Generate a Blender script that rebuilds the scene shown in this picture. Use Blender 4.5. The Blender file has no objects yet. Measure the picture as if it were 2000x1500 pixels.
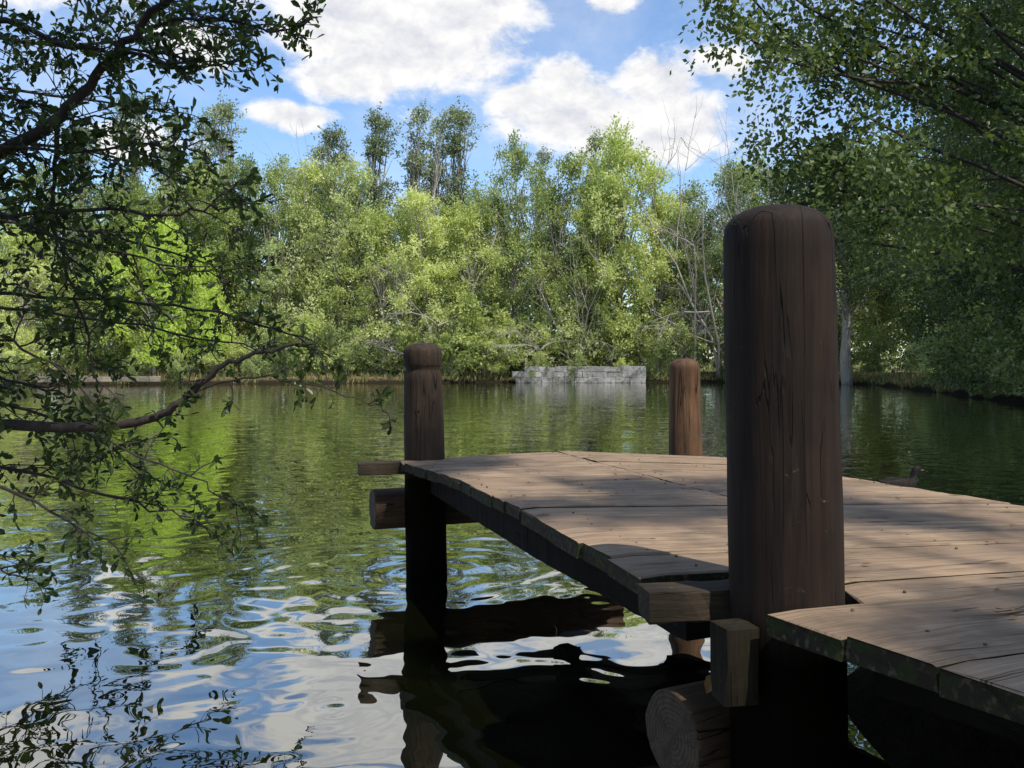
import bpy, math, numpy as np
from mathutils import Vector, Matrix

scene = bpy.context.scene
scene.view_settings.view_transform = 'Standard'
scene.view_settings.look = 'None'
scene.view_settings.exposure = 0
COL = scene.collection

# ------------------------------------------------------------------ helpers
def N(nt, typ, ins=None, **props):
    n = nt.nodes.new(typ)
    for k, v in props.items():
        setattr(n, k, v)
    for k, v in (ins or {}).items():
        s = n.inputs[k]
        if isinstance(v, bpy.types.NodeSocket):
            nt.links.new(v, s)
        else:
            s.default_value = v
    return n

def M(nt, op, a, b=0.0, c=None, clamp=False):
    d = {0: a, 1: b}
    if c is not None: d[2] = c
    return N(nt, 'ShaderNodeMath', d, operation=op, use_clamp=clamp).outputs[0]

def VM(nt, op, a, b=None):
    d = {0: a}
    if b is not None: d[1] = b
    return N(nt, 'ShaderNodeVectorMath', d, operation=op)

def noise(nt, vec, scale, detail=3.0, rough=0.5, dist=0.0):
    return N(nt, 'ShaderNodeTexNoise', {'Vector': vec, 'Scale': scale, 'Detail': detail,
             'Roughness': rough, 'Distortion': dist}).outputs['Fac']

def mixc(nt, f, a, b, blend='MIX'):
    n = N(nt, 'ShaderNodeMix', data_type='RGBA', blend_type=blend)
    for i, v in ((0, f), (6, a), (7, b)):
        if isinstance(v, bpy.types.NodeSocket): nt.links.new(v, n.inputs[i])
        else: n.inputs[i].default_value = v if i == 0 else (*v[:3], 1)
    return n.outputs[2]

def rng(nt, v, a, b, c=0.0, d=1.0, smooth=False):
    n = N(nt, 'ShaderNodeMapRange', {0: v, 1: a, 2: b, 3: c, 4: d})
    if smooth: n.interpolation_type = 'SMOOTHSTEP'
    return n.outputs[0]

def new_mat(name):
    m = bpy.data.materials.new(name); m.use_nodes = True
    nt = m.node_tree; nt.nodes.clear()
    out = nt.nodes.new('ShaderNodeOutputMaterial')
    return m, nt, out

def mesh_np(name, V, F, mat=None, attrs=None, smooth=False):
    V = np.asarray(V, dtype=np.float32); F = np.asarray(F, dtype=np.int32)
    me = bpy.data.meshes.new(name)
    me.vertices.add(len(V)); me.vertices.foreach_set('co', V.ravel())
    k = F.shape[1]
    me.loops.add(F.size); me.loops.foreach_set('vertex_index', F.ravel())
    me.polygons.add(len(F)); me.polygons.foreach_set('loop_start', np.arange(0, F.size, k, dtype=np.int32))
    me.update(calc_edges=True)
    me.polygons.foreach_set('use_smooth', np.full(len(F), bool(smooth)))
    for an, av in (attrs or {}).items():
        a = me.attributes.new(an, 'FLOAT', 'POINT')
        a.data.foreach_set('value', np.asarray(av, dtype=np.float32))
    if mat: me.materials.append(mat)
    return me

def add(name, me, parent=None, loc=(0, 0, 0), rot=(0, 0, 0), scale=(1, 1, 1)):
    o = bpy.data.objects.new(name, me); COL.objects.link(o)
    o.location = loc; o.rotation_euler = rot; o.scale = scale
    if parent: o.parent = parent
    return o

def tag(o, label, category=None, group=None, kind=None):
    if label: o['label'] = label
    if category: o['category'] = category
    if group: o['group'] = group
    if kind: o['kind'] = kind
    return o

def smooth_line(P, it=2):
    P = np.array(P, float)
    for _ in range(it):
        Q = 0.75 * P[:-1] + 0.25 * P[1:]; S = 0.25 * P[:-1] + 0.75 * P[1:]
        mid = np.empty((2 * len(Q), P.shape[1])); mid[0::2] = Q; mid[1::2] = S
        P = np.vstack([P[:1], mid, P[-1:]])
    return P

class Tubes:
    def __init__(s): s.V = []; s.F = []; s.n = 0
    def add(s, P, r, k=5, cap=True):
        P = np.asarray(P, float); r = np.asarray(r, float) if np.ndim(r) else np.full(len(P), r)
        if cap:
            P = np.vstack([P[:1], P, P[-1:]]); r = np.concatenate([[0.0002], r, [0.0002]])
        T = np.gradient(P, axis=0) if len(P) > 2 else np.repeat((P[1:] - P[:1]), 2, 0)
        if cap: T[0] = P[2] - P[1]; T[1] = T[0]; T[-1] = P[-2] - P[-3]; T[-2] = T[-1]
        T /= np.linalg.norm(T, axis=1)[:, None] + 1e-9
        ref = np.array([0.13, 0.27, 0.95]) if abs(T[len(T)//2][2]) < 0.8 else np.array([1, 0.1, 0.1])
        U = np.cross(T, ref); U /= np.linalg.norm(U, axis=1)[:, None] + 1e-9
        W = np.cross(T, U)
        a = np.linspace(0, 2 * math.pi, k, endpoint=False)
        ring = P[:, None, :] + r[:, None, None] * (np.cos(a)[None, :, None] * U[:, None, :] + np.sin(a)[None, :, None] * W[:, None, :])
        s.V.append(ring.reshape(-1, 3))
        m = len(P)
        i = np.arange(m - 1)[:, None] * k; j = np.arange(k)[None, :]; j2 = (j + 1) % k
        f = np.stack([i + j, i + j2, i + k + j2, i + k + j], -1).reshape(-1, 4) + s.n
        s.F.append(f); s.n += m * k
    def mesh(s, name, mat): return mesh_np(name, np.vstack(s.V), np.vstack(s.F), mat, smooth=True)

def unit(v): return v / (np.linalg.norm(v, axis=-1, keepdims=True) + 1e-9)

def leaf_geo(C, D, Nn, L, W, detailed=False):
    D = unit(D); S = unit(np.cross(D, Nn)); Nn = np.cross(S, D)
    L = L[:, None]; W = W[:, None]
    n = len(C)
    if detailed:
        v = np.stack([C, C + D*L*.35 - S*W*.38 + Nn*W*.12, C + D*L*.72 - S*W*.46 + Nn*W*.12, C + D*L - Nn*L*.06,
                      C + D*L*.72 + S*W*.46 + Nn*W*.12, C + D*L*.35 + S*W*.38 + Nn*W*.12], 1).reshape(-1, 3)
        b = np.arange(n)[:, None] * 6
        F = np.concatenate([b + np.array([[0, 3, 2, 1]]), b + np.array([[0, 5, 4, 3]])], 0)
        return v, F, 6
    v = np.stack([C, C + D*L*.5 - S*W*.5, C + D*L, C + D*L*.5 + S*W*.5], 1).reshape(-1, 3)
    b = np.arange(n)[:, None] * 4
    return v, b + np.array([[0, 1, 2, 3]]), 4

# ------------------------------------------------------------------ materials
def leaf_mat(name, dark, mid, light, trans=0.3, rough=0.45, var=0.45):
    m, nt, out = new_mat(name)
    at = N(nt, 'ShaderNodeAttribute', attribute_name='shade').outputs['Fac']
    oi = N(nt, 'ShaderNodeObjectInfo').outputs['Random']
    geo = N(nt, 'ShaderNodeNewGeometry').outputs['Position']
    big = noise(nt, geo, 0.35, 2)
    f = M(nt, 'ADD', at, M(nt, 'MULTIPLY', M(nt, 'SUBTRACT', oi, 0.5), var))
    f = M(nt, 'ADD', f, M(nt, 'MULTIPLY', M(nt, 'SUBTRACT', big, 0.5), 0.8), clamp=True)
    r = N(nt, 'ShaderNodeValToRGB', {0: f})
    r.color_ramp.elements[0].color = (*dark, 1); r.color_ramp.elements[1].color = (*light, 1)
    e = r.color_ramp.elements.new(0.5); e.color = (*mid, 1)
    c = r.outputs[0]
    p = N(nt, 'ShaderNodeBsdfPrincipled', {'Base Color': c, 'Roughness': rough, 'Specular IOR Level': 0.35})
    tcol = mixc(nt, 1.0, c, (1.3, 1.4, 0.65), 'MULTIPLY')
    t = N(nt, 'ShaderNodeBsdfTranslucent', {'Color': tcol})
    mx = N(nt, 'ShaderNodeMixShader', {0: trans, 1: p.outputs[0], 2: t.outputs[0]})
    nt.links.new(mx.outputs[0], out.inputs[0])
    return m

M_LIGHT = leaf_mat('leaf_light', (0.18, 0.225, 0.07), (0.44, 0.49, 0.17), (0.66, 0.68, 0.33), 0.42, .5, .8)
M_LIME = leaf_mat('leaf_lime', (0.28, 0.36, 0.06), (0.50, 0.60, 0.13), (0.66, 0.72, 0.24), 0.5, .5, .3)
M_MID = leaf_mat('leaf_mid', (0.10, 0.14, 0.055), (0.28, 0.335, 0.125), (0.50, 0.54, 0.25), 0.36, .5, .8)
M_GREY = leaf_mat('leaf_poplar', (0.10, 0.13, 0.075), (0.22, 0.26, 0.15), (0.40, 0.43, 0.28), 0.35)
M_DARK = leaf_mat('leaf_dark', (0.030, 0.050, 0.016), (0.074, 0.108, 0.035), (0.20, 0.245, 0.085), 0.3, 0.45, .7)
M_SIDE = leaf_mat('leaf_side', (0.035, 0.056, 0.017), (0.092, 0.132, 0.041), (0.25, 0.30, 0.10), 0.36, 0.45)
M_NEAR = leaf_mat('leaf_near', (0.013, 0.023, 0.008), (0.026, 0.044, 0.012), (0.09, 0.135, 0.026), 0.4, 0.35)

def bark_mat(name, c1, c2):
    m, nt, out = new_mat(name)
    tc = N(nt, 'ShaderNodeTexCoord').outputs['Object']
    mp = N(nt, 'ShaderNodeMapping', {0: tc, 'Scale': (14, 14, 3)}).outputs[0]
    n = noise(nt, mp, 1.5, 5, 0.65)
    c = mixc(nt, rng(nt, n, 0.3, 0.7), c1, c2)
    b = N(nt, 'ShaderNodeBump', {'Height': n, 'Strength': 0.7, 'Distance': 0.02})
    p = N(nt, 'ShaderNodeBsdfPrincipled', {'Base Color': c, 'Roughness': 0.85, 'Normal': b.outputs[0]})
    nt.links.new(p.outputs[0], out.inputs[0]); return m
M_BARK = bark_mat('bark', (0.15, 0.125, 0.095), (0.40, 0.36, 0.29))
M_BARKD = bark_mat('bark_dark', (0.014, 0.010, 0.008), (0.045, 0.034, 0.027))
M_DEAD = bark_mat('bark_dead', (0.22, 0.195, 0.165), (0.42, 0.375, 0.32))

def wood_post_mat(name, dark, light, warm, scale=1.0, axis='Z', rough=0.75, shade_below=None, crack=1.0, scuff=.5, sp0=.2):
    m, nt, out = new_mat(name)
    tc = N(nt, 'ShaderNodeTexCoord').outputs['Object']
    st = 0.06
    sc = {'Z': (1, 1, st), 'X': (st, 1, 1)}[axis]
    mp = N(nt, 'ShaderNodeMapping', {0: tc, 'Scale': tuple(s * scale for s in sc)}).outputs[0]
    g1 = noise(nt, mp, 60, 5, 0.65, 0.4)
    g2 = noise(nt, mp, 14, 3, 0.5, 0.8)
    st2 = noise(nt, tc, 3.0, 4, 0.6)
    c = mixc(nt, rng(nt, g1, 0.3, 0.72), dark, light)
    c = mixc(nt, rng(nt, g2, 0.45, 0.75, 0, 0.6), c, warm)
    c = mixc(nt, rng(nt, st2, 0.45, 0.7, 0, 0.6), c, dark)
    ck = noise(nt, mp, 9, 2, 0.4, 0.3)
    ca = M(nt, 'ABSOLUTE', M(nt, 'SUBTRACT', ck, 0.5))
    gate = rng(nt, noise(nt, tc, 2.2, 1), 0.48, 0.58)
    cr = M(nt, 'MULTIPLY', rng(nt, ca, 0.002, 0.006, 1, 0), gate)
    ck2 = noise(nt, mp, 26, 2, 0.4, 0.2)
    cr2 = M(nt, 'MULTIPLY', rng(nt, M(nt, 'ABSOLUTE', M(nt, 'SUBTRACT', ck2, 0.5)), 0.003, 0.010, .7, 0), rng(nt, noise(nt, tc, 5, 1), 0.55, 0.65))
    cr = M(nt, 'MULTIPLY', M(nt, 'MAXIMUM', cr, cr2), crack)
    c = mixc(nt, cr, c, (0.004, 0.003, 0.002))
    sp = N(nt, 'ShaderNodeMapping', {0: tc, 'Scale': (1, 1, 2.2), 'Rotation': (0.2, 0.9, 0)}).outputs[0]
    scf = noise(nt, sp, 13, 6, 0.72)
    c = mixc(nt, rng(nt, scf, 0.66, 0.72, 0, scuff), c, (0.22, 0.17, 0.13))
    spec = sp0
    if shade_below is not None:
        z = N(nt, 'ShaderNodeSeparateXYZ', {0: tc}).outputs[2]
        c = mixc(nt, rng(nt, z, shade_below-.10, shade_below, .96, 0), c, (0.003, 0.0026, 0.0016))  # under-deck shade painted into the post colour below this height
        spec = rng(nt, z, shade_below-.10, shade_below, .02, sp0)
    h = M(nt, 'SUBTRACT', M(nt, 'ADD', M(nt, 'MULTIPLY', g1, 0.5), M(nt, 'MULTIPLY', g2, 0.5)), M(nt, 'MULTIPLY', cr, 1.5))
    b = N(nt, 'ShaderNodeBump', {'Height': h, 'Strength': 0.9, 'Distance': 0.006})
    p = N(nt, 'ShaderNodeBsdfPrincipled', {'Base Color': c, 'Roughness': rough, 'Normal': b.outputs[0], 'Specular IOR Level': spec})
    nt.links.new(p.outputs[0], out.inputs[0]); return m
M_POST = wood_post_mat('post_stained', (0.010, 0.0065, 0.0046), (0.034, 0.0215, 0.0155), (0.040, 0.0225, 0.014), shade_below=.64)
M_POST2 = wood_post_mat('post_weathered', (0.018, 0.012, 0.0085), (0.072, 0.050, 0.035), (0.056, 0.034, 0.020), shade_below=.66)
M_POST3 = wood_post_mat('post_mottled', (0.042, 0.024, 0.014), (0.17, 0.098, 0.055), (0.24, 0.115, 0.048), scuff=.9)
M_LOG = wood_post_mat('log_wood', (0.026, 0.017, 0.010), (0.100, 0.063, 0.036), (0.115, 0.066, 0.035), axis='X')
M_BEAM = wood_post_mat('beam_wood', (0.018, 0.014, 0.009), (0.075, 0.055, 0.037), (0.048, 0.035, 0.022), axis='X', rough=0.85, crack=1)
M_MOSSY = wood_post_mat('mossy_wood', (0.007, 0.006, 0.003), (0.030, 0.022, 0.013), (0.017, 0.019, 0.005), axis='X', rough=0.9, crack=1, scuff=.2)
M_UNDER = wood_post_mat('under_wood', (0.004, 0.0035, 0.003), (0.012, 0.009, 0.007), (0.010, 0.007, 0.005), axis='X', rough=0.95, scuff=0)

def ring_mat():
    m, nt, out = new_mat('log_end_grain')
    tc = N(nt, 'ShaderNodeTexCoord').outputs['Object']
    mp = N(nt, 'ShaderNodeMapping', {0: tc, 'Scale': (0, 1, 1.0)}).outputs[0]
    ln = VM(nt, 'LENGTH', mp).outputs['Value']
    w = M(nt, 'ADD', M(nt, 'MULTIPLY', ln, 520), M(nt, 'MULTIPLY', noise(nt, mp, 14, 3), 14))
    s = M(nt, 'MULTIPLY_ADD', M(nt, 'SINE', w), 0.5, 0.5)
    c = mixc(nt, s, (0.050, 0.032, 0.018), (0.100, 0.063, 0.036))
    c = mixc(nt, rng(nt, noise(nt, mp, 25, 5, .7), 0.40, 0.65, 0, 0.8), c, (0.022, 0.016, 0.010))
    at2 = N(nt, 'ShaderNodeSeparateXYZ', {0: mp})
    ang = M(nt, 'ARCTAN2', at2.outputs[1], at2.outputs[2])
    rad = noise(nt, N(nt, 'ShaderNodeCombineXYZ', {0: M(nt, 'MULTIPLY', ang, 2.5), 1: M(nt, 'MULTIPLY', ln, 3)}).outputs[0], 3.0, 3)
    ck = rng(nt, M(nt, 'ABSOLUTE', M(nt, 'SUBTRACT', rad, .5)), .004, .012, .9, 0)
    c = mixc(nt, ck, c, (.006, .004, .003))
    b = N(nt, 'ShaderNodeBump', {'Height': M(nt, 'SUBTRACT', s, ck), 'Strength': 0.5, 'Distance': 0.002})
    p = N(nt, 'ShaderNodeBsdfPrincipled', {'Base Color': c, 'Roughness': 0.85, 'Normal': b.outputs[0]})
    nt.links.new(p.outputs[0], out.inputs[0]); return m
M_RING = ring_mat()

def deck_mat():
    m, nt, out = new_mat('deck_planks')
    uv = N(nt, 'ShaderNodeUVMap', uv_map='grain').outputs[0]
    pos = N(nt, 'ShaderNodeTexCoord').outputs['Object']
    tint = N(nt, 'ShaderNodeAttribute', attribute_name='tint').outputs['Fac']
    wob = noise(nt, N(nt, 'ShaderNodeMapping', {0: uv, 'Scale': (2.0, 6, 1)}).outputs[0], 1.0, 2)
    off = N(nt, 'ShaderNodeCombineXYZ', {1: M(nt, 'MULTIPLY', wob, 0.09)}).outputs[0]
    uv2 = VM(nt, 'ADD', uv, off).outputs[0]
    g1 = noise(nt, N(nt, 'ShaderNodeMapping', {0: uv2, 'Scale': (3, 110, 1)}).outputs[0], 1.0, 5, 0.6, 0.3)
    g2 = noise(nt, N(nt, 'ShaderNodeMapping', {0: uv2, 'Scale': (1.2, 28, 1)}).outputs[0], 1.0, 3, 0.5, 0.6)
    dirt = noise(nt, pos, 5, 6, 0.65)
    c = mixc(nt, rng(nt, g2, 0.3, 0.7), (0.245, 0.166, 0.103), (0.43, 0.310, 0.202))
    c = mixc(nt, rng(nt, g1, 0.50, 0.72, 0, 0.75), c, (0.115, 0.075, 0.045))
    c = mixc(nt, rng(nt, tint, 0, 1, 0, 0.7), c, (0.22, 0.155, 0.103))
    c = mixc(nt, rng(nt, dirt, 0.46, 0.70, 0, 0.65), c, (0.12, 0.085, 0.057))
    kn = N(nt, 'ShaderNodeTexVoronoi', {'Vector': N(nt, 'ShaderNodeMapping', {0: uv2, 'Scale': (2.4, 5.5, 1)}).outputs[0], 'Scale': 1.0}).outputs['Distance']
    c = mixc(nt, rng(nt, kn, 0.05, 0.11, 0.75, 0, True), c, (0.075, 0.047, 0.028))
    ck = noise(nt, N(nt, 'ShaderNodeMapping', {0: uv2, 'Scale': (0.9, 22, 1)}).outputs[0], 1.0, 2, 0.4)
    cr = M(nt, 'MULTIPLY', rng(nt, M(nt, 'ABSOLUTE', M(nt, 'SUBTRACT', ck, 0.5)), 0.003, 0.010, 1, 0), rng(nt, wob, 0.48, 0.62))
    c = mixc(nt, cr, c, (0.02, 0.014, 0.01))
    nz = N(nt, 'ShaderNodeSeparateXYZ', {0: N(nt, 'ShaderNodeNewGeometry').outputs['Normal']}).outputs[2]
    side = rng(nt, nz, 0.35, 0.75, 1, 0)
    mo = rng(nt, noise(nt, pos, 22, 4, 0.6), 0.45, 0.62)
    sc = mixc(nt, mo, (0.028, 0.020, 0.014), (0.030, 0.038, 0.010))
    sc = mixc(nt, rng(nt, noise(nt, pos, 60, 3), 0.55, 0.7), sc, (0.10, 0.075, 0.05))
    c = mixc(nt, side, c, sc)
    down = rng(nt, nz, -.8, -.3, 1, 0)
    c = mixc(nt, down, c, (0.006, 0.005, 0.003))  # downward faces near black: shade under the deck put into the colour
    h = M(nt, 'SUBTRACT', M(nt, 'ADD', M(nt, 'MULTIPLY', g1, 0.6), M(nt, 'MULTIPLY', g2, 0.8)), cr)
    h = M(nt, 'ADD', h, M(nt, 'MULTIPLY', dirt, 0.5))
    b = N(nt, 'ShaderNodeBump', {'Height': h, 'Strength': 0.9, 'Distance': 0.007})
    p = N(nt, 'ShaderNodeBsdfPrincipled', {'Base Color': c, 'Roughness': 0.78, 'Normal': b.outputs[0], 'Specular IOR Level': 0.2})
    nt.links.new(p.outputs[0], out.inputs[0]); return m
M_DECK = deck_mat()

def water_mat():
    m, nt, out = new_mat('pond_water')
    g = N(nt, 'ShaderNodeNewGeometry')
    pos = g.outputs['Position']
    mp = N(nt, 'ShaderNodeMapping', {0: pos, 'Scale': (1, 1.1, 1), 'Rotation': (0, 0, 0.3)}).outputs[0]
    n0 = noise(nt, mp, 0.9, 1, 0.5, 0.4)
    n1 = noise(nt, mp, 2.3, 0, 0.35, 1.3)
    n2 = noise(nt, mp, 6.0, 0, 0.5, 0.8)
    h = M(nt, 'ADD', M(nt, 'MULTIPLY', n1, 0.0062), M(nt, 'MULTIPLY', n2, 0.0008))
    h = M(nt, 'ADD', h, M(nt, 'MULTIPLY', n0, 0.012))
    for (cx, cy, k, amp, fall) in ((-0.51, 5.2, 34, 0.0010, .8), (-0.64, 3.15, 60, 0.0004, 0.25), (-1.5, 3.9, 38, 0.0005, 0.5), (0.4, 4.7, 36, 0.0006, 0.5)):
        d = VM(nt, 'LENGTH', VM(nt, 'SUBTRACT', pos, (cx, cy, 0)).outputs[0]).outputs['Value']
        w = M(nt, 'SINE', M(nt, 'MULTIPLY', d, k))
        e = M(nt, 'EXPONENT', M(nt, 'MULTIPLY', d, -1 / fall))
        h = M(nt, 'ADD', h, M(nt, 'MULTIPLY', M(nt, 'MULTIPLY', w, e), amp))
    b = N(nt, 'ShaderNodeBump', {'Height': h, 'Strength': 1.0, 'Distance': 1.0})
    dif = N(nt, 'ShaderNodeBsdfDiffuse', {'Color': (0.004, 0.005, 0.0015, 1), 'Normal': b.outputs[0]})
    gl = N(nt, 'ShaderNodeBsdfGlossy', {'Color': (0.97, 0.98, 0.94, 1), 'Roughness': 0.0, 'Normal': b.outputs[0]})
    cs = VM(nt, 'DOT_PRODUCT', b.outputs[0], g.outputs['Incoming']).outputs['Value']
    sch = M(nt, 'POWER', M(nt, 'SUBTRACT', 1.0, M(nt, 'MAXIMUM', cs, 0.0)), 2.4)
    fac = M(nt, 'MULTIPLY_ADD', sch, 0.80, 0.18, clamp=True)
    mx = N(nt, 'ShaderNodeMixShader', {0: fac, 1: dif.outputs[0], 2: gl.outputs[0]})
    nt.links.new(mx.outputs[0], out.inputs[0]); return m

def ground_mat():
    m, nt, out = new_mat('bank_soil')
    pos = N(nt, 'ShaderNodeNewGeometry').outputs['Position']
    a = noise(nt, pos, 0.25, 4); b_ = noise(nt, pos, 4, 5, 0.7)
    c = mixc(nt, rng(nt, b_, 0.3, 0.7), (0.13, 0.095, 0.05), (0.27, 0.20, 0.10))
    c = mixc(nt, rng(nt, a, 0.42, 0.6, 0, 0.85), c, (0.07, 0.085, 0.03))
    z = N(nt, 'ShaderNodeSeparateXYZ', {0: pos}).outputs[2]
    z = M(nt, 'ADD', z, M(nt, 'MULTIPLY', M(nt, 'SUBTRACT', b_, .5), .25))
    c = mixc(nt, rng(nt, z, .16, .42, .96, 0), c, (0.012, 0.010, 0.006))
    b = N(nt, 'ShaderNodeBump', {'Height': b_, 'Strength': 0.8, 'Distance': 0.08})
    p = N(nt, 'ShaderNodeBsdfPrincipled', {'Base Color': c, 'Roughness': 0.95, 'Normal': b.outputs[0], 'Specular IOR Level': .1})
    nt.links.new(p.outputs[0], out.inputs[0]); return m

def stone_mat(name, c1, c2):
    m, nt, out = new_mat(name)
    pos = N(nt, 'ShaderNodeNewGeometry').outputs['Position']
    at = N(nt, 'ShaderNodeAttribute', attribute_name='shade').outputs['Fac']
    c = mixc(nt, at, c1, c2)
    c = mixc(nt, rng(nt, noise(nt, pos, 1.6, 6, 0.75), 0.40, 0.60, 0, 0.9), c, (0.10, 0.095, 0.075))
    b = N(nt, 'ShaderNodeBump', {'Height': noise(nt, pos, 9, 5, 0.7), 'Strength': 0.9, 'Distance': 0.08})
    p = N(nt, 'ShaderNodeBsdfPrincipled', {'Base Color': c, 'Roughness': 0.9, 'Normal': b.outputs[0]})
    nt.links.new(p.outputs[0], out.inputs[0]); return m
M_STONE = stone_mat('wall_stone', (0.27, 0.26, 0.24), (0.40, 0.385, 0.36))
M_STONE2 = stone_mat('ledge_stone', (0.20, 0.15, 0.10), (0.30, 0.24, 0.17))

def simple_mat(name, c1, c2, sc=20, rough=0.6, spec=.5):
    m, nt, out = new_mat(name)
    tc = N(nt, 'ShaderNodeTexCoord').outputs['Object']
    c = mixc(nt, rng(nt, noise(nt, tc, sc, 3), 0.4, 0.6), c1, c2)
    p = N(nt, 'ShaderNodeBsdfPrincipled', {'Base Color': c, 'Roughness': rough, 'Specular IOR Level': spec})
    nt.links.new(p.outputs[0], out.inputs[0]); return m

# ------------------------------------------------------------------ world, sun
SUN = Vector((0.337, -0.426, 0.839)).normalized()
w = bpy.data.worlds.new('World'); scene.world = w; w.use_nodes = True
nt = w.node_tree; nt.nodes.clear()
sky = N(nt, 'ShaderNodeTexSky', sky_type='NISHITA', sun_disc=False,
        sun_elevation=math.asin(SUN.z), sun_rotation=math.atan2(SUN.x, SUN.y),
        air_density=1.0, dust_density=0.6, ozone_density=1.6)
dirv = VM(nt, 'NORMALIZE', N(nt, 'ShaderNodeTexCoord').outputs['Generated']).outputs[0]
warpn = N(nt, 'ShaderNodeTexNoise', {'Vector': dirv, 'Scale': 9.0, 'Detail': 3.0}).outputs['Color']
warp = VM(nt, 'SCALE', VM(nt, 'SUBTRACT', warpn, (0.5, 0.5, 0.5)).outputs[0]); warp.inputs['Scale'].default_value = 0.035
dw = VM(nt, 'ADD', dirv, warp.outputs[0]).outputs[0]
blobs = [((-0.125, 1, .375), .15, .078), ((-.04, 1, .40), .08, .045), ((-.20, 1, .39), .11, .06), ((-.18, 1, .325), .08, .032),
         ((.075, 1, .285), .105, .048), ((.065, 1, .322), .045, .030), ((.165, 1, .315), .055, .044), ((.14, 1, .255), .10, .036),
         ((.02, 1, .295), .05, .024), ((.235, 1, .335), .045, .022), ((.11, 1, .41), .03, .014), ((.19, 1, .275), .06, .03),
         ((-.255, 1, .280), .055, .018), ((-.36, 1, .36), .06, .025), ((-.42, 1, .25), .07, .022),
         ((-.10, 1, .52), .25, .05), ((.5, 1, .55), .2, .07), ((-.7, 1, .5), .25, .08), ((.9, 1, .4), .3, .07), ((-1.4, 1, .4), .4, .09)]
f = None
for (c, rx, rz) in blobs:
    cv = Vector(c).normalized(); k = 1 / Vector(c).length
    d = VM(nt, 'SUBTRACT', dw, tuple(cv)).outputs[0]
    d = VM(nt, 'MULTIPLY', d, (1 / (rx * k), 1 / (rx * k), 1 / (rz * k))).outputs[0]
    g = M(nt, 'SUBTRACT', 1.0, VM(nt, 'LENGTH', d).outputs['Value'])
    f = g if f is None else M(nt, 'SMOOTH_MAX', f, g, 0.12)
st = N(nt, 'ShaderNodeMapping', {0: dirv, 'Scale': (1, 1, 1.6)}).outputs[0]
n1 = noise(nt, st, 17, 7, 0.62, 0.2)
st2 = N(nt, 'ShaderNodeMapping', {0: dirv, 'Scale': (1, 1, 1.6), 'Location': (-0.008, 0, -0.022)}).outputs[0]
n2 = noise(nt, st2, 17, 5, 0.62, 0.2)
dens = M(nt, 'ADD', f, M(nt, 'MULTIPLY', M(nt, 'SUBTRACT', n1, 0.51), 1.8))
wisp = rng(nt, noise(nt, st, 5, 6, 0.6), 0.42, 0.8, 0, 0.45)
fac = M(nt, 'MAXIMUM', rng(nt, dens, -0.18, 0.42, 0, 1, True), wisp)
lit = M(nt, 'ADD', M(nt, 'MULTIPLY', M(nt, 'SUBTRACT', n1, n2), 3.0), 0.85)
lit = M(nt, 'SUBTRACT', lit, rng(nt, dens, 0.3, 1.2, 0, 0.45), clamp=True)
ccol = mixc(nt, lit, (4.8, 5.0, 5.6), (7.4, 7.3, 7.2))
skc = mixc(nt, 1.0, sky.outputs[0], (1.20, 1.36, 1.52), 'MULTIPLY')
col = mixc(nt, fac, skc, ccol)
bg = N(nt, 'ShaderNodeBackground', {0: col, 1: 0.14})
out = N(nt, 'ShaderNodeOutputWorld', {0: bg.outputs[0]})

sl = bpy.data.lights.new('sun', 'SUN'); sl.energy = 5.0; sl.angle = math.radians(0.6); sl.color = (1, 0.94, 0.84)
so = bpy.data.objects.new('sun', sl); COL.objects.link(so)
so.rotation_euler = (-SUN).to_track_quat('-Z', 'Y').to_euler(); so.location = (10, -12, 25)

cam = bpy.data.cameras.new('camera'); cam.sensor_width = 36; cam.lens = 1732 / 2000 * 36
cam.shift_y = -0.019; cam.clip_end = 2000; cam.clip_start = 0.05
co = bpy.data.objects.new('camera', cam); COL.objects.link(co)
co.location = (0, 0, 1.23); co.rotation_euler = (math.radians(90), 0, 0)
scene.camera = co

# ------------------------------------------------------------------ terrain
POND = np.array([(-3.3, 0.3), (-3.5, 5), (-10, 10.5), (-38, 42), (-33, 50), (-20, 55), (-10, 58), (0, 60), (12, 60.3), (20, 60),
                 (21.5, 53), (18.8, 40), (15.8, 27), (12.6, 15), (8.5, 7.6), (4.4, 5.3), (2.6, 4.6), (1.75, 4.2), (1.2, 3.4), (1.1, 2.3), (1.3, 1.4), (1.7, 0.3), (0, 0.1)], float)
def sdist(X, Y):
    P = np.stack([X, Y], -1); best = np.full(X.shape, 1e9); ins = np.zeros(X.shape, bool)
    n = len(POND)
    for i in range(n):
        a = POND[i]; b = POND[(i + 1) % n]; e = b - a
        t = np.clip(((P - a) @ e) / (e @ e), 0, 1)
        d = np.linalg.norm(P - (a + t[..., None] * e), axis=-1); best = np.minimum(best, d)
        cond = ((a[1] > Y) != (b[1] > Y)) & (X < (b[0]-a[0]) * (Y - a[1]) / (b[1] - a[1] + 1e-12) + a[0])
        ins ^= cond
    return np.where(ins, -best, best)
def gz(X, Y):
    X = np.asarray(X, float); Y = np.asarray(Y, float)
    d = sdist(X, Y) + np.clip(np.hypot(X, Y)/8, .2, 1)*(0.18*np.sin(X*1.7+Y*.6) + 0.12*np.sin(Y*2.9-X*1.1))
    z = np.where(d < 0, np.maximum(-1.0, d*0.6), np.minimum(0.42, d*0.55))
    z = z + np.where(d > 1, 0.10*np.sin(X*.7+1)*np.sin(Y*.5)*np.clip(np.hypot(X, Y)/20, 0, 1), 0)
    return z + np.where(d > 15, np.clip((d-15)*0.02, 0, 2), 0)
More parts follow.
